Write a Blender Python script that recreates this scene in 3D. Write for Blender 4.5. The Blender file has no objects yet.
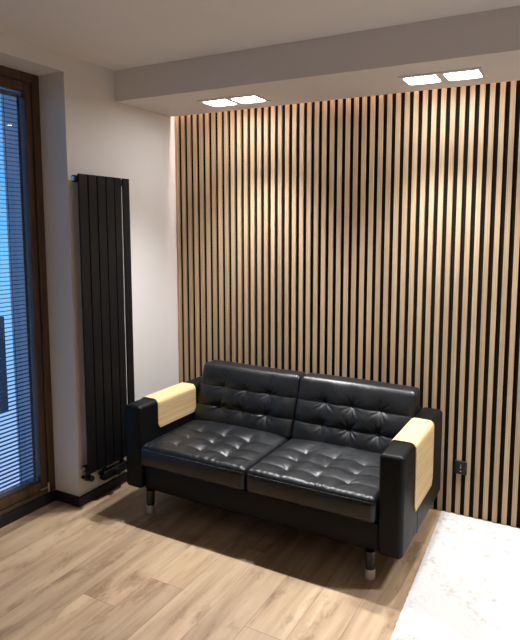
import bpy, bmesh, math, random
from mathutils import Vector, noise
random.seed(7)
scene = bpy.context.scene
COL = scene.collection
R = math.radians

# ------------------------------------------------------------------ node helpers
class NT:
    def __init__(self, name):
        self.m = bpy.data.materials.new(name); self.m.use_nodes = True
        self.t = self.m.node_tree; self.t.nodes.clear()
        self.out = self.t.nodes.new('ShaderNodeOutputMaterial')
    def n(self, kind, **kw):
        nd = self.t.nodes.new('ShaderNode' + kind)
        for k, v in kw.items():
            if k in nd.inputs.keys() if isinstance(k, str) else False: nd.inputs[k].default_value = v
            else: setattr(nd, k, v)
        return nd
    def l(self, a, b): self.t.links.new(a, b)
    def val(self, sock, v):
        if hasattr(v, 'is_output') or isinstance(v, bpy.types.NodeSocket): self.l(v, sock)
        else: sock.default_value = v
    def math(self, op, a, b=0.0, c=0.0):
        nd = self.t.nodes.new('ShaderNodeMath'); nd.operation = op
        for i, v in enumerate((a, b, c)): self.val(nd.inputs[i], v)
        return nd.outputs[0]
    def sep(self, vec):
        nd = self.t.nodes.new('ShaderNodeSeparateXYZ'); self.l(vec, nd.inputs[0]); return nd.outputs
    def comb(self, x, y, z):
        nd = self.t.nodes.new('ShaderNodeCombineXYZ')
        for i, v in enumerate((x, y, z)): self.val(nd.inputs[i], v)
        return nd.outputs[0]
    def noise(self, vec, scale, detail=3.0, rough=0.5):
        nd = self.t.nodes.new('ShaderNodeTexNoise'); self.l(vec, nd.inputs['Vector'])
        nd.inputs['Scale'].default_value = scale; nd.inputs['Detail'].default_value = detail
        nd.inputs['Roughness'].default_value = rough
        return nd.outputs['Fac']
    def white(self, vec):
        nd = self.t.nodes.new('ShaderNodeTexWhiteNoise'); nd.noise_dimensions = '3D'
        self.l(vec, nd.inputs['Vector']); return nd.outputs
    def ramp(self, fac, stops):
        nd = self.t.nodes.new('ShaderNodeValToRGB'); self.l(fac, nd.inputs[0])
        e = nd.color_ramp.elements
        while len(e) < len(stops): e.new(0.5)
        for i, (p, c) in enumerate(stops):
            e[i].position = p; e[i].color = (*c, 1) if len(c) == 3 else c
        return nd.outputs[0]
    def mix(self, mode, fac, a, b):
        nd = self.t.nodes.new('ShaderNodeMix'); nd.data_type = 'RGBA'; nd.blend_type = mode
        self.val(nd.inputs[0], fac)
        for s, v in ((nd.inputs[6], a), (nd.inputs[7], b)):
            if isinstance(v, tuple): s.default_value = (*v, 1)
            else: self.l(v, s)
        return nd.outputs[2]
    def coord(self, which='Object'): return self.t.nodes.new('ShaderNodeTexCoord').outputs[which]
    def bump(self, h, strength, dist):
        nd = self.t.nodes.new('ShaderNodeBump'); self.l(h, nd.inputs['Height'])
        nd.inputs['Strength'].default_value = strength; nd.inputs['Distance'].default_value = dist
        return nd.outputs[0]
    def bsdf(self, color, rough=0.5, metal=0.0, spec=0.5, normal=None, **kw):
        b = self.t.nodes.new('ShaderNodeBsdfPrincipled')
        s = b.inputs['Base Color']
        if isinstance(color, tuple): s.default_value = (*color, 1)
        else: self.l(color, s)
        self.val(b.inputs['Roughness'], rough); b.inputs['Metallic'].default_value = metal
        b.inputs['Specular IOR Level'].default_value = spec
        if normal is not None: self.l(normal, b.inputs['Normal'])
        for k, v in kw.items(): b.inputs[k.replace('_', ' ')].default_value = v
        self.l(b.outputs[0], self.out.inputs[0]); return b

def plain(name, c, rough=0.5, metal=0.0, spec=0.5, nz=0.0, scale=60.0):
    """plain finish with a faint procedural mottling in tone and relief"""
    t = NT(name); co = t.coord()
    f = t.noise(co, scale, 3)
    col = t.ramp(f, [(0.3, tuple(x * 0.94 for x in c)), (0.7, tuple(min(1, x * 1.05) for x in c))])
    t.bsdf(col, rough, metal, spec, t.bump(f, nz, 0.002) if nz else None)
    return t.m

PITCH = 0.05127
GAP0 = 0.0433                        # centre of the first dark gap from the left wall

def mat_slat():
    t = NT('oak_veneer'); co = t.coord(); x, y, z = t.sep(co)
    idx = t.math('FLOOR', t.math('DIVIDE', t.math('SUBTRACT', x, GAP0), PITCH))
    w = t.white(t.comb(idx, 3.0, 1.0))
    g = t.noise(t.comb(t.math('MULTIPLY', x, 60.0), t.math('MULTIPLY', y, 20.0), t.math('ADD', t.math('MULTIPLY', z, 1.6), t.math('MULTIPLY', idx, 7.3))), 1.6, 5, 0.6)
    a = t.ramp(g, [(0.28, (0.405, 0.280, 0.166)), (0.5, (0.505, 0.370, 0.232)), (0.72, (0.58, 0.443, 0.295))])
    tint = t.ramp(w[0], [(0.0, (0.84, 0.80, 0.76)), (0.5, (1.0, 0.98, 0.93)), (1.0, (1.06, 1.0, 0.94))])
    t.bsdf(t.mix('MULTIPLY', 1.0, a, tint), 0.5, 0, 0.35, t.bump(g, 0.15, 0.001)); return t.m

def mat_floor():
    t = NT('oak_laminate'); co = t.coord(); x, y, z = t.sep(co)
    W, L = 0.19, 1.285
    px = t.math('DIVIDE', t.math('SUBTRACT', x, 1.032), W)
    i = t.math('FLOOR', px)
    off = t.white(t.comb(i, 5.0, 2.0))[0]
    py = t.math('ADD', t.math('DIVIDE', y, L), t.math('MULTIPLY', off, 3.0))
    j = t.math('FLOOR', py)
    fx = t.math('FRACT', px); fy = t.math('FRACT', py)
    w = t.white(t.comb(i, j, 9.0))
    sh = t.math('MULTIPLY', w[0], 40.0)
    gv = t.comb(t.math('ADD', t.math('MULTIPLY', x, 15.0), sh), t.math('ADD', t.math('MULTIPLY', y, 1.5), sh), 0.0)
    g = t.noise(gv, 1.0, 6, 0.55)
    fine = t.noise(t.comb(t.math('MULTIPLY', x, 160.0), t.math('MULTIPLY', y, 6.0), sh), 1.0, 4, 0.6)
    kv = t.comb(t.math('ADD', t.math('MULTIPLY', x, 8.0), sh), t.math('MULTIPLY', y, 3.2), sh)
    k = t.noise(kv, 1.0, 5, 0.7)
    a = t.ramp(g, [(0.28, (0.270, 0.180, 0.105)), (0.5, (0.405, 0.288, 0.180)), (0.72, (0.50, 0.375, 0.245))])
    a = t.mix('MULTIPLY', 0.34, a, t.ramp(fine, [(0.3, (0.74, 0.70, 0.66)), (0.7, (1.06, 1.06, 1.06))]))
    a = t.mix('MULTIPLY', 0.8, a, t.ramp(k, [(0.32, (0.50, 0.43, 0.37)), (0.46, (1, 1, 1)), (0.9, (1.04, 1.03, 1.0))]))
    a = t.mix('MULTIPLY', 1.0, a, t.ramp(w[0], [(0.0, (0.86, 0.85, 0.84)), (0.5, (0.96, 0.95, 0.94)), (1.0, (1.06, 1.05, 1.03))]))
    ex = t.math('MINIMUM', fx, t.math('SUBTRACT', 1.0, fx))
    ey = t.math('MULTIPLY', t.math('MINIMUM', fy, t.math('SUBTRACT', 1.0, fy)), L / W)
    e = t.math('MINIMUM', ex, ey)
    seam = t.ramp(e, [(0.003, (0.55, 0.50, 0.46)), (0.011, (1, 1, 1))])
    a = t.mix('MULTIPLY', 1.0, a, seam)
    h = t.math('ADD', t.math('MULTIPLY', g, 0.4), t.math('MINIMUM', t.math('MULTIPLY', e, 60.0), 1.0))
    t.bsdf(a, t.math('ADD', 0.40, t.math('MULTIPLY', fine, 0.12)), 0, 0.35, t.bump(h, 0.12, 0.001)); return t.m

def mat_leather(name, c=(0.0045, 0.0053, 0.0066), rough=0.38, spec=0.48):
    t = NT(name); co = t.coord()
    v = t.t.nodes.new('ShaderNodeTexVoronoi'); v.inputs['Scale'].default_value = 420; t.l(co, v.inputs['Vector'])
    big = t.noise(co, 14, 4, 0.6); fine = t.noise(co, 190, 3, 0.6)
    h = t.math('ADD', t.math('MULTIPLY', v.outputs['Distance'], 0.5), t.math('ADD', t.math('MULTIPLY', fine, 0.6), t.math('MULTIPLY', big, 2.2)))
    col = t.ramp(big, [(0.3, tuple(x * 0.85 for x in c)), (0.7, tuple(x * 1.2 for x in c))])
    r = t.math('ADD', rough - 0.06, t.math('MULTIPLY', big, 0.14))
    t.bsdf(col, r, 0, spec, t.bump(h, 0.10, 0.0018)); return t.m

def mat_wall(name, c):
    t = NT(name); co = t.coord()
    f = t.noise(co, 220, 4, 0.6); b = t.noise(co, 2.2, 3)
    col = t.ramp(b, [(0.3, tuple(x * 0.975 for x in c)), (0.7, c)])
    t.bsdf(col, 0.75, 0, 0.2, t.bump(f, 0.06, 0.001)); return t.m

def mat_frame_wood():
    t = NT('dark_stained_wood'); co = t.coord(); x, y, z = t.sep(co)
    g = t.noise(t.comb(t.math('MULTIPLY', x, 50), t.math('MULTIPLY', y, 50), t.math('MULTIPLY', z, 3)), 1.0, 5, 0.6)
    col = t.ramp(g, [(0.3, (0.050, 0.026, 0.014)), (0.7, (0.110, 0.060, 0.032))])
    t.bsdf(col, 0.42, 0, 0.4, t.bump(g, 0.1, 0.001)); return t.m

def mat_bamboo():
    t = NT('pale_bamboo'); uv = t.coord('UV'); u, v, w_ = t.sep(uv)   # u across the strips (m), v along (m)
    s = t.math('DIVIDE', u, 0.0085); i = t.math('FLOOR', s); f = t.math('FRACT', s)
    w = t.white(t.comb(i, 1.0, 4.0))
    g = t.noise(t.comb(t.math('MULTIPLY', u, 260), t.math('ADD', t.math('MULTIPLY', v, 9), t.math('MULTIPLY', i, 3.7)), 0.0), 1.0, 4, 0.6)
    a = t.ramp(g, [(0.25, (0.55, 0.385, 0.185)), (0.55, (0.72, 0.545, 0.300)), (0.8, (0.79, 0.63, 0.38))])
    a = t.mix('MULTIPLY', 1.0, a, t.ramp(w[0], [(0.0, (0.86, 0.83, 0.78)), (1.0, (1.04, 1.04, 1.02))]))
    e = t.math('MINIMUM', f, t.math('SUBTRACT', 1.0, f))
    a = t.mix('MULTIPLY', 1.0, a, t.ramp(e, [(0.03, (0.74, 0.66, 0.55)), (0.12, (1, 1, 1))]))
    t.bsdf(a, 0.42, 0, 0.4, t.bump(e, 0.2, 0.0008)); return t.m

def mat_rug():
    t = NT('ivory_pile'); co = t.coord()
    big = t.noise(co, 3.6, 5, 0.62); mid = t.noise(co, 30, 5, 0.72); fine = t.noise(co, 260, 3, 0.7)
    m = t.math('MULTIPLY', t.ramp(big, [(0.46, (0, 0, 0)), (0.62, (1, 1, 1))]), t.ramp(mid, [(0.5, (0, 0, 0)), (0.63, (1, 1, 1))]))
    a = t.mix('MIX', m, (0.61, 0.595, 0.57), (0.44, 0.41, 0.365))
    a = t.mix('MULTIPLY', 0.6, a, t.ramp(fine, [(0.3, (0.82, 0.82, 0.82)), (0.7, (1.03, 1.03, 1.03))]))
    h = t.math('ADD', fine, t.math('MULTIPLY', mid, 1.2))
    t.bsdf(a, 0.95, 0, 0.1, t.bump(h, 0.6, 0.006)); return t.m

def mat_glass():
    t = NT('window_glass')
    fr = t.t.nodes.new('ShaderNodeFresnel'); ge = t.t.nodes.new('ShaderNodeNewGeometry')
    t.l(t.math('ADD', 1.55, t.math('MULTIPLY', ge.outputs['Backfacing'], 1 / 1.55 - 1.55)), fr.inputs[0])   # same index on the way out
    tr = t.t.nodes.new('ShaderNodeBsdfTransparent'); tr.inputs[0].default_value = (0.93, 0.96, 0.98, 1)
    gl = t.t.nodes.new('ShaderNodeBsdfGlossy'); gl.inputs['Roughness'].default_value = 0.01
    mx = t.t.nodes.new('ShaderNodeMixShader')
    t.l(fr.outputs[0], mx.inputs[0]); t.l(tr.outputs[0], mx.inputs[1]); t.l(gl.outputs[0], mx.inputs[2])
    t.l(mx.outputs[0], t.out.inputs[0]); return t.m

def mat_emit(name, c, s):
    t = NT(name); e = t.t.nodes.new('ShaderNodeEmission')
    e.inputs[0].default_value = (*c, 1); e.inputs[1].default_value = s
    t.l(e.outputs[0], t.out.inputs[0]); return t.m

M = dict(
    slat=mat_slat(), floor=mat_floor(), leather=mat_leather('black_leather'),
    leather_side=mat_leather('black_coated_leather', (0.0028, 0.0031, 0.0036), 0.46, 0.18),
    wall=mat_wall('white_paint', (0.72, 0.70, 0.685)), ceil=mat_wall('ceiling_paint', (0.84, 0.805, 0.785)), soffit=mat_wall('soffit_paint', (0.72, 0.69, 0.68)),
    frame=mat_frame_wood(), bamboo=mat_bamboo(), rug=mat_rug(), glass=mat_glass(),
    felt=plain('black_felt', (0.010, 0.009, 0.009), 0.95, 0, 0.1, 0.3, 300),
    base=plain('black_skirting', (0.012, 0.012, 0.013), 0.55, 0, 0.3, 0.05),
    rad=plain('anthracite_enamel', (0.0055, 0.0055, 0.006), 0.50, 0, 0.22, 0.08, 300),
    black=plain('black_lacquer', (0.010, 0.010, 0.010), 0.35, 0, 0.5),
    chrome=plain('polished_chrome', (0.90, 0.90, 0.90), 0.42, 1.0),
    steel=plain('satin_steel', (0.55, 0.55, 0.55), 0.35, 1.0),
    plastic=plain('black_plastic', (0.010, 0.010, 0.011), 0.28, 0, 0.5),
    white=plain('white_enamel', (0.74, 0.72, 0.70), 0.45),
    blind=plain('blind_slat_enamel', (0.10, 0.12, 0.17), 0.45, 0, 0.4),
    tape=plain('navy_tape', (0.012, 0.020, 0.055), 0.8),
    lens=mat_emit('lamp_diffuser', (1.0, 0.985, 0.98), 34.0),
    led=mat_emit('led_strip_glow', (1.0, 0.80, 0.74), 70.0),
    render=plain('grey_render', (0.30, 0.31, 0.34), 0.9), slab=plain('balcony_concrete', (0.55, 0.56, 0.60), 0.9),
    hedge=plain('dark_facade', (0.05, 0.055, 0.07), 0.9),
)

# ------------------------------------------------------------------ mesh helpers
def link(name, bm, mat, parent=None, smooth=False):
    bmesh.ops.recalc_face_normals(bm, faces=bm.faces)
    me = bpy.data.meshes.new(name); bm.to_mesh(me); bm.free()
    if smooth:
        for p in me.polygons: p.use_smooth = True
    me.materials.append(mat)
    o = bpy.data.objects.new(name, me); COL.objects.link(o)
    if parent: o.parent = parent; o.matrix_parent_inverse.identity()
    return o
def box(bm, x0, x1, y0, y1, z0, z1, bev=0.0, seg=2):
    r = bmesh.ops.create_cube(bm, size=1.0); vs = r['verts']
    for v in vs:
        v.co = ((x0 + x1) / 2 + v.co.x * (x1 - x0), (y0 + y1) / 2 + v.co.y * (y1 - y0), (z0 + z1) / 2 + v.co.z * (z1 - z0))
    if bev:
        es = list({e for v in vs for e in v.link_edges})
        bmesh.ops.bevel(bm, geom=es, offset=bev, segments=seg, profile=0.5, affect='EDGES')
def tube(bm, p0, p1, r0, r1=None, seg=20):
    r1 = r0 if r1 is None else r1
    p0, p1 = Vector(p0), Vector(p1); d = p1 - p0
    q = bmesh.ops.create_cone(bm, cap_ends=True, segments=seg, radius1=r0, radius2=r1, depth=d.length)
    rot = d.to_track_quat('Z', 'Y').to_matrix()
    for v in q['verts']: v.co = rot @ v.co + (p0 + p1) / 2
def one(name, mat, parent, *a, **k):
    bm = bmesh.new(); box(bm, *a, **k); return link(name, bm, mat, parent)
def empty(name, loc, label, cat, group=None):
    o = bpy.data.objects.new(name, None); COL.objects.link(o); o.location = loc
    o.empty_display_size = 0.1
    tag(o, label, cat, group); return o
def tag(o, label, cat, group=None):
    o['label'] = label; o['category'] = cat
    if group: o['group'] = group
def struct(name, bm, mat, parent=None):
    o = link(name, bm, mat, parent); o['kind'] = 'structure'; return o
def local(bm, loc):
    bmesh.ops.translate(bm, vec=-Vector(loc), verts=bm.verts)
def rest(o_parent, name, bm, mat, smooth=False):
    """part built in world coordinates, stored relative to its thing's base"""
    local(bm, o_parent.location); return link(name, bm, mat, o_parent, smooth)
def smooth_by_angle(o, ang=40):
    for p in o.data.polygons: p.use_smooth = True
    o.data.set_sharp_from_angle(angle=R(ang))

# ------------------------------------------------------------------ the room
X1, Y0, ZC = 4.4, -4.3, 2.590
ZS, YS, YR = 2.409, -0.5535, -0.035
NY0, NY1, NZ, NX = -0.928, -1.90, 2.495, -0.200      # balcony-door niche

bm = bmesh.new(); box(bm, -0.35, X1, Y0, 0.05, -0.10, 0.0); struct('floor', bm, M['floor'])
bm = bmesh.new(); box(bm, -0.35, X1 + 0.1, Y0 - 0.1, 0.20, ZC, ZC + 0.1); struct('ceiling', bm, M['ceil'])
bm = bmesh.new()
box(bm, -0.35, 0.0, NY0, 0.05, 0.0, ZC); box(bm, -0.35, 0.0, NY1, NY0, NZ, ZC); box(bm, -0.35, 0.0, Y0, NY1, 0.0, ZC)
struct('wall_left', bm, M['wall'])
bm = bmesh.new(); box(bm, -0.35, X1, 0.05, 0.20, -0.1, ZC); struct('wall_back', bm, M['wall'])
bm = bmesh.new(); box(bm, X1, X1 + 0.1, Y0, 0.20, -0.1, ZC); struct('wall_right', bm, M['wall'])
bm = bmesh.new(); box(bm, -0.35, X1, Y0 - 0.1, Y0, -0.1, ZC); struct('wall_front', bm, M['wall'])
bm = bmesh.new(); box(bm, 0.0, X1, YS, YR, ZS, ZC); struct('ceiling_soffit', bm, M['soffit'])

bm = bmesh.new()
box(bm, 0.0, 0.012, NY0, -0.004, 0.0, 0.061, 0.002); box(bm, NX, 0.012, NY0 - 0.012, NY0, 0.0, 0.061, 0.002)
box(bm, 0.0, 0.012, Y0, NY1, 0.0, 0.061, 0.002)
struct('baseboard_left', bm, M['base'])

# balcony door in the niche: fixed frame, sash, glass, threshold, hinge
wx0, wx1 = -0.270, NX
bm = bmesh.new(); fw = 0.045
box(bm, wx0, wx1, NY0 - fw, NY0 - 0.0005, 0.062, NZ - 0.0005, 0.004); box(bm, wx0, wx1, NY1, NY1 + fw, 0.062, NZ - 0.0005, 0.004)
box(bm, wx0, wx1, NY1 + fw, NY0 - fw, NZ - 0.048, NZ - 0.0005, 0.004); box(bm, wx0, wx1, NY1 + fw, NY0 - fw, 0.062, 0.085, 0.004)
win = struct('window_1', bm, M['frame'])
bm = bmesh.new(); sx0, sx1 = wx0 + 0.008, wx1 - 0.010; a, b = NY1 + fw + 0.003, NY0 - fw - 0.003; sw = 0.040
box(bm, sx0, sx1, b - sw, b, 0.088, NZ - 0.051, 0.006); box(bm, sx0, sx1, a, a + sw, 0.088, NZ - 0.051, 0.006)
box(bm, sx0, sx1, a + sw, b - sw, NZ - 0.103, NZ - 0.051, 0.006); box(bm, sx0, sx1, a + sw, b - sw, 0.088, 0.142, 0.006)
sash = struct('window_sash', bm, M['frame'], win)
bm = bmesh.new(); box(bm, -0.228, -0.224, a + sw - 0.006, b - sw + 0.006, 0.136, NZ - 0.097); struct('window_pane', bm, M['glass'], win)
bm = bmesh.new(); tube(bm, (-0.200, NY0 - 0.050, 0.070), (-0.200, NY0 - 0.050, 0.125), 0.006, seg=12)
box(bm, -0.203, -0.196, NY0 - 0.105, NY0 - 0.055, 0.094, 0.106, 0.002); struct('window_hinge', bm, M['steel'], win)
bm = bmesh.new(); box(bm, wx0, wx1 + 0.012, NY1, NY0 - 0.0125, 0.0, 0.061, 0.002); struct('window_threshold', bm, M['base'], win)

# venetian blind hanging just outside the inner pane
BY0, BY1 = a + sw + 0.004, b - sw - 0.004
bl = empty('venetian_blind', (-0.252, (BY0 + BY1) / 2, 2.37), 'dark blue-grey horizontal venetian blind hanging open inside the glazed balcony door', 'blind')
bm = bmesh.new(); z = 0.175; k = 0
while z < 2.355:
    # each slat is a shallow arc, 24 mm wide
    prof = [(-0.0115, -0.0012), (0.0, 0.0012), (0.0115, -0.0008)]
    tilt = R(0.5)
    vs = []
    for yy in (BY0, BY1):
        row = []
        for px, pz in prof:
            row.append(bm.verts.new((-0.246 + px * math.cos(tilt) - pz * math.sin(tilt), yy, z + px * math.sin(tilt) + pz)))
        for px, pz in reversed(prof):
            row.append(bm.verts.new((-0.246 + px * math.cos(tilt) - pz * math.sin(tilt), yy, z + px * math.sin(tilt) + pz - 0.0011)))
        vs.append(row)
    n = len(vs[0])
    for i in range(n): bm.faces.new((vs[0][i], vs[0][(i + 1) % n], vs[1][(i + 1) % n], vs[1][i]))
    bm.faces.new(vs[0]); bm.faces.new(list(reversed(vs[1])))
    z += 0.0235
rest(bl, 'blind_slats', bm, M['blind'])
bm = bmesh.new(); box(bm, -0.259, -0.234, BY0, BY1, 2.358, 2.384, 0.003); rest(bl, 'head_rail', bm, M['blind'])
bm = bmesh.new(); box(bm, -0.257, -0.236, BY0, BY1, 0.146, 0.162, 0.003); rest(bl, 'bottom_rail', bm, M['blind'])
for yy, hw in ((BY1 - 0.022, 0.0085), (BY1 - 0.110, 0.0016), (BY0 + 0.16, 0.0016), (BY0 + 0.022, 0.0085)):
    bm = bmesh.new(); box(bm, -0.2340, -0.2332, yy - hw, yy + hw, 0.150, 2.37)
    rest(bl, 'ladder_tape', bm, M['tape'])

# beyond the glass: balcony slab, rendered pier, dark building opposite
bm = bmesh.new(); box(bm, -1.36, -1.18, -0.33, -0.10, -3.0, 3.2); o = struct('balcony_pier', bm, M['render'])
bm = bmesh.new(); box(bm, -5.0, -4.0, 0.6, 1.47, -0.75, 0.50); o = struct('neighbouring_facade', bm, M['hedge'])

# ------------------------------------------------------------------ slatted cladding
pan = empty('slat_panelling', (2.2, 0.0, 0.0), 'oak slats with black gaps cladding the whole wall behind the sofa', 'wall panelling')
bm = bmesh.new(); box(bm, 0.002, X1 - 0.002, 0.0128, 0.032, 0.001, ZC - 0.001); rest(pan, 'backing', bm, M['felt'])
bm = bmesh.new(); SW = 0.0262; n = int((X1 - 0.06 - GAP0) / PITCH)
SOCK = (2.029, 0.288)
for k in range(-1, n):
    c = GAP0 + (k + 0.5) * PITCH
    x0, x1 = c - SW / 2, c + SW / 2
    if abs(c - SOCK[0]) < 0.03:
        box(bm, x0, x1, 0.0, 0.013, 0.003, SOCK[1] - 0.041); box(bm, x0, x1, 0.0, 0.013, SOCK[1] + 0.041, ZC - 0.002)
    else:
        box(bm, x0, x1, 0.0, 0.013, 0.003, ZC - 0.002)
sl = rest(pan, 'slats', bm, M['slat'])
# ------------------------------------------------------------------ wall socket let into the slats
so = empty('wall_socket', (SOCK[0], 0.0, SOCK[1]), 'black square power socket set low in the oak slats right of the sofa', 'socket')
bm = bmesh.new(); box(bm, -0.034, 0.034, -0.006, 0.0127, -0.039, 0.039, 0.004, 3); link('frame_plate', bm, M['plastic'], so)
bm = bmesh.new()
q = bmesh.ops.create_circle(bm, cap_ends=False, segments=40, radius=0.029)
ring = [(0.029, -0.0062), (0.0285, -0.0095), (0.021, -0.0095), (0.0200, -0.0064), (0.0, -0.0064)]
bm.free(); bm = bmesh.new(); prev = None
for r_, y_ in ring:
    row = [bm.verts.new((r_ * math.cos(2 * math.pi * i / 40), y_, r_ * math.sin(2 * math.pi * i / 40))) for i in range(40)] if r_ > 0 else [bm.verts.new((0, y_, 0))]
    if prev:
        for i in range(40):
            if len(row) == 1: bm.faces.new((prev[i], prev[(i + 1) % 40], row[0]))
            else: bm.faces.new((prev[i], prev[(i + 1) % 40], row[(i + 1) % 40], row[i]))
    prev = row
link('socket_insert', bm, M['plastic'], so)
bm = bmesh.new()
tube(bm, (0, -0.0066, 0.008), (0, -0.016, 0.008), 0.0026, seg=12)
for s in (-1, 1): box(bm, -0.004, 0.004, -0.0096, -0.0064, s * 0.0185 - 0.0025, s * 0.0185 + 0.0025)
tube(bm, (0, -0.0064, 0), (0, -0.0072, 0), 0.0028, seg=12)
e = link('earth_pin', bm, M['steel'], so); e['label'] = 'bright metal earth pin and contacts'
for s in (-1, 1):
    bm = bmesh.new(); tube(bm, (s * 0.0095, -0.0064, -0.002), (s * 0.0095, -0.0068, -0.002), 0.0026, seg=12); link('pin_hole', bm, M['felt'], so)

# ------------------------------------------------------------------ radiator on the left wall
rad = empty('panel_radiator', (0.07, -0.72, 0.21), 'tall black vertical flat-tube radiator on the white wall beside the window', 'radiator')
RY = [-0.917, -0.850, -0.783, -0.717, -0.651, -0.583]
for i, y0 in enumerate(RY):
    bm = bmesh.new(); box(bm, 0.061, 0.074, y0, y0 + (0.0600 if i < 4 else 0.0545), 0.205, 1.945, 0.003, 2); rest(rad, 'tube_panel', bm, M['rad'])
for zz in (1.917, 0.240):
    bm = bmesh.new(); tube(bm, (0.045, -0.930, zz), (0.045, -0.530, zz), 0.0200, seg=24)
    for y0 in RY: box(bm, 0.050, 0.062, y0 + 0.012, y0 + 0.046, zz - 0.014, zz + 0.014)
    h = rest(rad, 'header_pipe', bm, M['rad']); smooth_by_angle(h)
    bm = bmesh.new(); tube(bm, (0.045, -0.936, zz), (0.045, -0.930, zz), 0.014, seg=6); rest(rad, 'end_plug', bm, M['steel'])
for zz, yy in ((1.80, -0.790), (1.80, -0.640), (0.36, -0.790), (0.36, -0.640)):
    bm = bmesh.new(); box(bm, 0.0, 0.062, yy - 0.012, yy + 0.012, zz - 0.02, zz + 0.02, 0.003); rest(rad, 'wall_bracket', bm, M['rad'])
for yy in (-0.900,):
    bm = bmesh.new(); tube(bm, (0.045, yy, 0.225), (0.045, yy, 0.163), 0.012); tube(bm, (0.045, yy, 0.170), (0.0, yy, 0.170), 0.011)
    tube(bm, (0.045, yy, 0.163), (0.045, yy, 0.187), 0.018); tube(bm, (0.05, yy, 0.176), (0.082, yy, 0.176), 0.0165)
    v = rest(rad, 'valve', bm, M['rad']); smooth_by_angle(v)

bm = bmesh.new(); box(bm, 0.030, 0.072, -0.800, -0.600, 0.118, 0.172, 0.006)
for yy in (-0.770, -0.630): tube(bm, (0.045, yy, 0.225), (0.045, yy, 0.165), 0.013); tube(bm, (0.035, yy, 0.145), (0.0, yy, 0.145), 0.011)
tube(bm, (0.050, -0.700, 0.145), (0.095, -0.700, 0.145), 0.019)
smooth_by_angle(rest(rad, 'connection_block', bm, M['rad']))

# ------------------------------------------------------------------ sofa
SXL, SXR, SYF, SYB = 0.262, 1.928, -0.824, -0.040
AW, AH, ZB = 0.122, 0.633, 0.140
MIDX = (SXL + SXR) / 2
sofa = empty('sofa', (MIDX, -0.43, 0.0), 'black leather two-seat sofa with tufted cushions against the slatted wall', 'sofa')
def soft(o, lv=0): smooth_by_angle(o, 50); return o
bm = bmesh.new(); box(bm, SXL + AW, SXR - AW, -0.797, SYB, ZB, 0.283, 0.010, 3); soft(rest(sofa, 'base', bm, M['leather_side']))
bm = bmesh.new(); box(bm, SXL + AW, SXR - AW, -0.135, SYB, 0.284, AH - 0.004, 0.016, 4); soft(rest(sofa, 'back_frame', bm, M['leather_side']))
for s in (0, 1):
    x0 = SXL if s == 0 else SXR - AW
    bm = bmesh.new(); box(bm, x0, x0 + AW, SYF, SYB, ZB, AH, 0.026, 6)
    arm = soft(rest(sofa, 'armrest', bm, M['leather_side']))
    ox = SXL if s == 0 else SXR
    bm = bmesh.new(); box(bm, ox - 0.0012, ox + 0.0012, -0.566, -0.563, ZB + 0.012, AH - 0.02)
    local(bm, sofa.location); link('seam', bm, M['felt'], arm)

def rounded(nx, ny, nz, W, D, H, r):
    """closed grid box, W x D x H centred at the origin, edges rounded by r"""
    bm = bmesh.new(); vd = {}
    def vert(i, j, k):
        key = (i, j, k)
        if key not in vd:
            q = Vector(((i / nx - 0.5) * W, (j / ny - 0.5) * D, (k / nz - 0.5) * H))
            c = Vector([max(-(S / 2 - r), min(S / 2 - r, a)) for a, S in zip(q, (W, D, H))])
            d = q - c
            vd[key] = bm.verts.new(c + d.normalized() * r if d.length > 1e-9 else q)
        return vd[key]
    for k in (0, nz):
        for i in range(nx):
            for j in range(ny): bm.faces.new((vert(i, j, k), vert(i + 1, j, k), vert(i + 1, j + 1, k), vert(i, j + 1, k)))
    for j in (0, ny):
        for i in range(nx):
            for k in range(nz): bm.faces.new((vert(i, j, k), vert(i + 1, j, k), vert(i + 1, j, k + 1), vert(i, j, k + 1)))
    for i in (0, nx):
        for j in range(ny):
            for k in range(nz): bm.faces.new((vert(i, j, k), vert(i, j + 1, k), vert(i, j + 1, k + 1), vert(i, j, k + 1)))
    return bm

def tuft_field(u, v, tufts, rows, cols, hw, hv, seed, seam_amp, pinch, wr):
    """relief of a tufted leather face: pillows between pinched points, stitched seams, radiating creases"""
    h = 0.0
    for (a, b) in tufts:
        dx, dy = u - a, v - b; d = math.hypot(dx, dy)
        h -= pinch * math.exp(-d / 0.026) + pinch * 0.75 * math.exp(-(d / 0.07) ** 2)
        th = math.atan2(dy, dx)
        n = noise.noise(Vector((a * 9 + seed, b * 7, th * 1.3)))
        h += wr * math.exp(-((d - 0.035) / 0.030) ** 2) * (math.sin(th * 5 + n * 6 + seed * 2) * 0.35 + noise.noise(Vector((math.cos(th) * 3.0 + a * 31, math.sin(th) * 3.0 + seed, b * 23))) * 1.3)
    for b in rows:
        h -= seam_amp * math.exp(-abs(v - b) / 0.010) + seam_amp * 0.7 * math.exp(-((v - b) / 0.035) ** 2)
    for a in cols:
        h -= seam_amp * 0.55 * math.exp(-((u - a) / 0.022) ** 2)
    h += 0.0022 * noise.noise(Vector((u * 9 + seed, v * 9, seed))) + 0.0011 * noise.noise(Vector((u * 26, v * 26 + seed, 2.0)))
    return h

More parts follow.
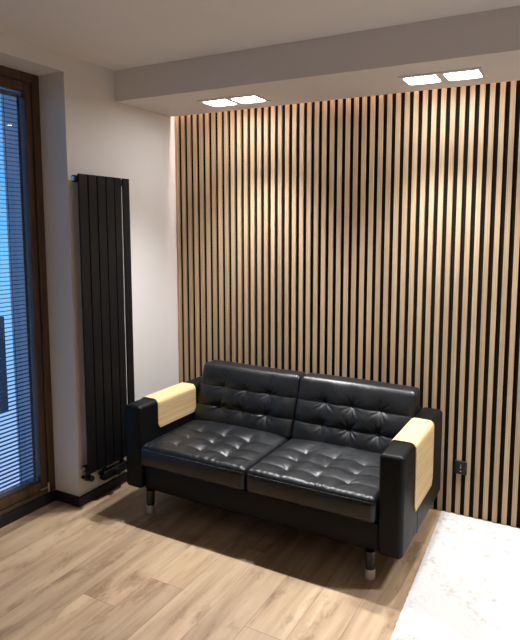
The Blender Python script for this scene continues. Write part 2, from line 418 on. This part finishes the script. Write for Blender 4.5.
def seat_cushion(xc, seed):
    W, D, H = 0.707, 0.66, 0.130
    YC, ZCn = -0.838 + D / 2, 0.286 + H / 2
    bm = rounded(140, 124, 18, W, D, H, 0.030)
    tx = [-0.170, 0.0, 0.170]; ty = [-0.722 - YC, -0.612 - YC, -0.497 - YC]
    tufts = [(a, b) for a in tx for b in ty]
    for v in bm.verts:
        x, y, z = v.co
        up = max(0.0, min(1.0, (z - 0.01) / 0.045))
        cx = max(0, 1 - abs(2 * x / W) ** 3.2); cy = max(0, 1 - abs(2 * y / D) ** 3.2)
        mask = min(1.0, cx * 3) * min(1.0, cy * 3)
        dz = 0.022 * cx * cy
        dz += mask * tuft_field(x, y, tufts, ty, tx, W / 2, D / 2, seed, 0.0035, 0.0115, 0.0016)
        # gathered leather along the front welt
        ed = math.exp(-((y + D / 2 - 0.022) / 0.030) ** 2)
        dz += ed * 0.0022 * (math.sin(x * 165 + 5 * noise.noise(Vector((x * 10, seed, 0)))) * (0.4 + noise.noise(Vector((x * 6, seed, 4)))))
        v.co.z += up * dz
        if y < -D / 2 + 0.04:          # soft front face, hollow under the welt
            t = (z + H / 2) / H
            v.co.y -= 0.010 * math.sin(math.pi * max(0, min(1, t))) * cx
            v.co.y += 0.004 * math.exp(-((z - 0.043) / 0.006) ** 2)
        v.co += Vector((xc, YC, ZCn))
    o = rest(sofa, 'seat_cushion', bm, M['leather'], True)
    # welt along the front top edge
    bm = bmesh.new(); pts = []
    for i in range(41):
        x = -W / 2 + 0.016 + (W - 0.032) * i / 40
        pts.append(Vector((xc + x, YC - D / 2 + 0.0035 - 0.010 * max(0, 1 - abs(2 * x / W) ** 3.2) * 0.35, ZCn + 0.043)))
    for p, q in zip(pts, pts[1:]): tube(bm, p, q, 0.0028, seg=8)
    local(bm, sofa.location); link('piping', bm, M['leather'], o, True)
    return o

def back_cushion(xc, seed):
    W, H, D = 0.711, 0.375, 0.20       # built flat (front face = +z), then stood up and leaned
    bm = rounded(160, 92, 18, W, H, D, 0.030)
    tx = [-0.170, 0.0, 0.170]; ty = [0.055, -0.068]
    tufts = [(a, b) for a in tx for b in ty]
    for v in bm.verts:
        x, y, z = v.co
        up = max(0.0, min(1.0, (z - 0.02) / 0.05))
        cx = max(0, 1 - abs(2 * x / W) ** 3); cy = max(0, 1 - abs(2 * y / H) ** 3)
        mask = min(1.0, cx * 3.0) * min(1.0, cy * 3.0)
        dz = 0.030 * cx * cy + mask * tuft_field(x, y, tufts, [], tx, W / 2, H / 2, seed, 0.0025, 0.0190, 0.0042)
        for b in ty:                     # the two stitched rows run to the side edges
            dz -= min(1, cx * 8) * (0.0070 * math.exp(-abs(y - b) / 0.0045) + 0.0100 * math.exp(-((y - b) / 0.03) ** 2))
        ed = math.exp(-((y - H / 2 + 0.03) / 0.03) ** 2)
        dz += ed * 0.0012 * math.sin(x * 150 + 4 * noise.noise(Vector((x * 12, seed, 3)))) * (0.4 + noise.noise(Vector((x * 7, seed, 9))))
        z2 = z + up * dz
        t = (y + H / 2) / H                        # 0 at the foot, 1 at the head
        zf = 0.402 + 0.363 * t
        yb = -0.136 + 0.026 * t                    # rear face
        yf = -0.362 + 0.138 * t                    # front face
        s = (z2 + D / 2) / D
        top_dip = 0.006 * math.cos(x * 7 + seed)
        v.co = Vector((xc + x, yb + (yf - yb) * s, zf + top_dip * t * 0.4))
    return rest(sofa, 'back_cushion', bm, M['leather'], True)

for xc, sd in ((0.7380, 1.3), (1.4490, 4.1)): seat_cushion(xc, sd)
for xc, sd in ((0.7450, 2.2), (1.4590, 6.7)): back_cushion(xc, sd)
for x, y in ((0.424, -0.791), (1.766, -0.791), (0.424, -0.10), (1.766, -0.10)):
    bm = bmesh.new(); tube(bm, (x, y, ZB + 0.001), (x, y, 0.052), 0.0245, 0.0225, 32)
    lg = rest(sofa, 'leg', bm, M['black']); smooth_by_angle(lg)
    bm = bmesh.new(); tube(bm, (x, y, 0.052), (x, y, 0.004), 0.0262, 0.0250, 32); tube(bm, (x, y, 0.004), (x, y, 0.0), 0.0190, 0.0180, 32)
    local(bm, sofa.location); f = link('foot_cap', bm, M['chrome'], lg); smooth_by_angle(f); f['label'] = 'polished chrome foot'

# ------------------------------------------------------------------ bamboo armrest trays
def tray(x_in, x_out, z_in, z_out, y0, y1, label):
    """flexible bamboo mat folded over an arm: profile in x-z, extruded along y"""
    s = 1 if x_out > x_in else -1
    g, th, r = 0.0015, 0.0045, 0.027
    top = AH + g
    prof = [(x_in - s * g, z_in)]
    a = (x_in - s * g, top - r)
    prof += [(a[0], z_in + (a[1] - z_in) * k / 6) for k in range(1, 6)]
    for k in range(9):
        an = math.pi / 2 * k / 8; prof.append((x_in - s * g + s * r * (1 - math.cos(an)), top - r + r * math.sin(an)))
    for k in range(1, 6): prof.append((x_in - s * g + s * (r + ((abs(x_out - x_in) + 2 * g) - 2 * r) * k / 6), top))
    for k in range(9):
        an = math.pi / 2 * k / 8; prof.append((x_out + s * g - s * r * (1 - math.sin(an)), top - r + r * math.cos(an)))
    for k in range(1, 9): prof.append((x_out + s * g, top - r - (top - r - z_out) * k / 8))
    bm = bmesh.new(); uvl = bm.loops.layers.uv.new('UVMap')
    ny = 14; dist = [0.0]
    for p, q in zip(prof, prof[1:]): dist.append(dist[-1] + math.hypot(q[0] - p[0], q[1] - p[1]))
    nrm = []
    for i in range(len(prof)):
        p, q = prof[max(0, i - 1)], prof[min(len(prof) - 1, i + 1)]
        t = Vector((q[0] - p[0], q[1] - p[1])).normalized(); nrm.append(Vector((-t.y, t.x)) * s)
    L = dist[-1]
    def yspan(d):                      # rounded free corners
        c = 0.018; e = min(d, L - d)
        k = c - math.sqrt(max(0, c * c - (c - e) ** 2)) if e < c else 0
        return y0 + k, y1 - k
    lay = []
    for o_ in (0.0, th):
        g_ = []
        for i, p in enumerate(prof):
            ya, yb = yspan(dist[i])
            g_.append([bm.verts.new((p[0] + nrm[i].x * o_, ya + (yb - ya) * j / ny, p[1] + nrm[i].y * o_)) for j in range(ny + 1)])
        lay.append(g_)
    def face(vs, ds):
        f = bm.faces.new(vs)
        for lp, d in zip(f.loops, ds): lp[uvl].uv = (d, lp.vert.co.y)
    n = len(prof)
    for i in range(n - 1):
        for j in range(ny):
            d0, d1 = dist[i], dist[i + 1]
            face((lay[1][i][j], lay[1][i + 1][j], lay[1][i + 1][j + 1], lay[1][i][j + 1]), (d0, d1, d1, d0))
            face((lay[0][i][j + 1], lay[0][i + 1][j + 1], lay[0][i + 1][j], lay[0][i][j]), (d0, d1, d1, d0))
        for j in (0, ny): face((lay[0][i][j], lay[0][i + 1][j], lay[1][i + 1][j], lay[1][i][j]), (dist[i], dist[i + 1], dist[i + 1], dist[i]))
    for i in (0, n - 1):
        for j in range(ny): face((lay[0][i][j], lay[0][i][j + 1], lay[1][i][j + 1], lay[1][i][j]), (dist[i],) * 4)
    c = Vector(((x_in + x_out) / 2, (y0 + y1) / 2, AH)); local(bm, c)
    o = link('armrest_tray', bm, M['bamboo']); o.location = c; smooth_by_angle(o, 35)
    tag(o, label, 'armrest tray', 'bamboo trays over the sofa arms'); return o
tray(SXL + AW, SXL, 0.462, 0.33, -0.672, -0.310, 'pale bamboo armrest tray draped over the sofa arm nearest the radiator')
tray(SXR - AW, SXR, 0.462, 0.292, -0.640, -0.285, 'pale bamboo armrest tray draped over the sofa arm beside the white rug')

# ------------------------------------------------------------------ rug
def rug():
    Wd, Ln, H = 1.9, 1.95, 0.011
    bm = bmesh.new(); nx, ny = 190, 195
    g = []
    for i in range(nx + 1):
        row = []
        for j in range(ny + 1):
            x, y = Wd * i / nx, -Ln * j / ny
            e = min(i, nx - i, j, ny - j)
            z = H * (0.8 if e == 0 else 1.0)
            z += 0.0022 * noise.noise(Vector((x * 60, y * 60, 0))) + 0.0016 * noise.noise(Vector((x * 12, y * 12, 5)))
            jx = 0.004 * noise.noise(Vector((x * 45, y * 45, 9))) if e == 0 else 0
            row.append(bm.verts.new((x + jx, y, z)))
        g.append(row)
    for i in range(nx):
        for j in range(ny): bm.faces.new((g[i][j], g[i][j + 1], g[i + 1][j + 1], g[i + 1][j]))
    be = [e for e in bm.edges if e.is_boundary]
    ex = bmesh.ops.extrude_edge_only(bm, edges=be)
    nv = [v for v in ex['geom'] if isinstance(v, bmesh.types.BMVert)]
    for v in nv: v.co.z = 0.0005
    bmesh.ops.holes_fill(bm, edges=[e for e in bm.edges if e.is_boundary], sides=0)
    o = link('area_rug', bm, M['rug'], None, True)
    o.location = (1.932, -0.012, 0.0); smooth_by_angle(o, 50)
    # left edge drifts away from the sofa by about two degrees
    for v in o.data.vertices: v.co.x += 0.041 * (-v.co.y)
    tag(o, 'ivory white low pile rug with faint grey mottling on the oak floor', 'rug'); return o
rug()

# ------------------------------------------------------------------ recessed twin downlights and LED strip
def rr_prism(bm, cx, cy, w, h, r, z0, z1, seg=8):
    pts = []
    for sx, sy, a0 in ((1, 1, 0), (-1, 1, 90), (-1, -1, 180), (1, -1, 270)):
        for k in range(seg + 1):
            an = R(a0 + 90 * k / seg); pts.append((cx + sx * (w / 2 - r) + r * math.cos(an), cy + sy * (h / 2 - r) + r * math.sin(an)))
    lo = [bm.verts.new((x, y, z0)) for x, y in pts]; hi = [bm.verts.new((x, y, z1)) for x, y in pts]
    bm.faces.new(lo); bm.faces.new(list(reversed(hi)))
    for i in range(len(pts)): bm.faces.new((lo[i], lo[(i + 1) % len(pts)], hi[(i + 1) % len(pts)], hi[i]))
TILT = R(12)          # lamps swivelled a little into the room
SPOT_W = 92.0
WARM = (0.965, 0.975, 1.0)
def downlight(xc, label, side=0.0):
    yc = -0.268
    t = empty('recessed_downlight', (xc, yc, ZS), label, 'ceiling light', 'twin recessed downlights in the soffit')
    bm = bmesh.new(); z0, z1 = -0.006, -0.0002
    w, h = 0.405, 0.195
    # rim with two square openings
    ow, oh = 0.164, 0.140
    xs = [-w / 2, -0.102 - ow / 2, -0.102 + ow / 2, 0.102 - ow / 2, 0.102 + ow / 2, w / 2]
    for i in (0, 2, 4): box(bm, xs[i], xs[i + 1], -h / 2, h / 2, z0, z1)
    for i in (1, 3):
        box(bm, xs[i], xs[i + 1], -h / 2, -oh / 2, z0, z1); box(bm, xs[i], xs[i + 1], oh / 2, h / 2, z0, z1)
    bmesh.ops.remove_doubles(bm, verts=bm.verts, dist=1e-5)
    link('trim_frame', bm, M['soffit'], t)
    for s in (-1, 1):
        bm = bmesh.new(); rr_prism(bm, s * 0.102, 0, ow - 0.002, oh - 0.002, 0.030, -0.0045, -0.0005)
        link('lamp', bm, M['lens'], t)
        L = bpy.data.lights.new('spot_lamp', 'SPOT'); L.energy = SPOT_W; L.color = WARM
        L.spot_size = R(100); L.spot_blend = 1.0; L.shadow_soft_size = 0.03
        lo = bpy.data.objects.new('spot_lamp', L); COL.objects.link(lo); lo.parent = t; lo.location = (s * 0.102, 0, -0.045); lo.rotation_euler = (-TILT, -side, 0)
downlight(0.672, 'twin square recessed downlight in the soffit nearest the radiator', R(6))
downlight(1.915, 'twin square recessed downlight in the soffit above the right sofa arm')
downlight(3.158, 'twin square recessed downlight at the far right of the soffit')

led = empty('led_strip', (2.2, YR, 2.585), 'pinkish LED strip hidden in the slot between soffit and slats', 'light strip')
bm = bmesh.new(); box(bm, 0.01, X1 - 0.02, YR + 0.003, YR + 0.023, 2.582, 2.589); rest(led, 'strip', bm, M['led'])

# ------------------------------------------------------------------ dusk sky
w = bpy.data.worlds.new('dusk_sky'); scene.world = w; w.use_nodes = True
nt = w.node_tree; nt.nodes.clear()
out = nt.nodes.new('ShaderNodeOutputWorld'); bg = nt.nodes.new('ShaderNodeBackground')
tc = nt.nodes.new('ShaderNodeTexCoord'); sp = nt.nodes.new('ShaderNodeSeparateXYZ'); rp = nt.nodes.new('ShaderNodeValToRGB')
nt.links.new(tc.outputs['Generated'], sp.inputs[0]); 
mp = nt.nodes.new('ShaderNodeMapRange'); mp.inputs[1].default_value = -0.6; mp.inputs[2].default_value = 0.6
nt.links.new(sp.outputs[2], mp.inputs[0]); nt.links.new(mp.outputs[0], rp.inputs[0])
e = rp.color_ramp.elements; e[0].position = 0.15; e[0].color = (0.38, 0.52, 0.86, 1); e[1].position = 0.85; e[1].color = (0.05, 0.17, 0.50, 1)
m = e.new(0.47); m.color = (0.13, 0.50, 0.98, 1)
nt.links.new(rp.outputs[0], bg.inputs[0]); bg.inputs[1].default_value = 1.1
nt.links.new(bg.outputs[0], out.inputs[0])

# ------------------------------------------------------------------ camera and view
cd = bpy.data.cameras.new('camera'); cam = bpy.data.objects.new('camera', cd); COL.objects.link(cam)
cam.location = (2.58631, -3.17904, 1.64801)
cam.rotation_euler = (1.465959, -0.006063, 0.465157)
cd.sensor_fit = 'HORIZONTAL'; cd.sensor_width = 36.0; cd.lens = 560.197 / 520 * 36.0
cd.shift_x = (260 - 300.786) / 520; cd.shift_y = (287.553 - 320) / 520
cd.clip_start = 0.05
scene.camera = cam
vs = scene.view_settings
vs.view_transform = 'Standard'; vs.look = 'None'; vs.gamma = 1.0; vs.use_curve_mapping = False; vs.exposure = 0.33
scene.cycles.max_bounces = 10; scene.cycles.diffuse_bounces = 6; scene.cycles.use_denoising = True
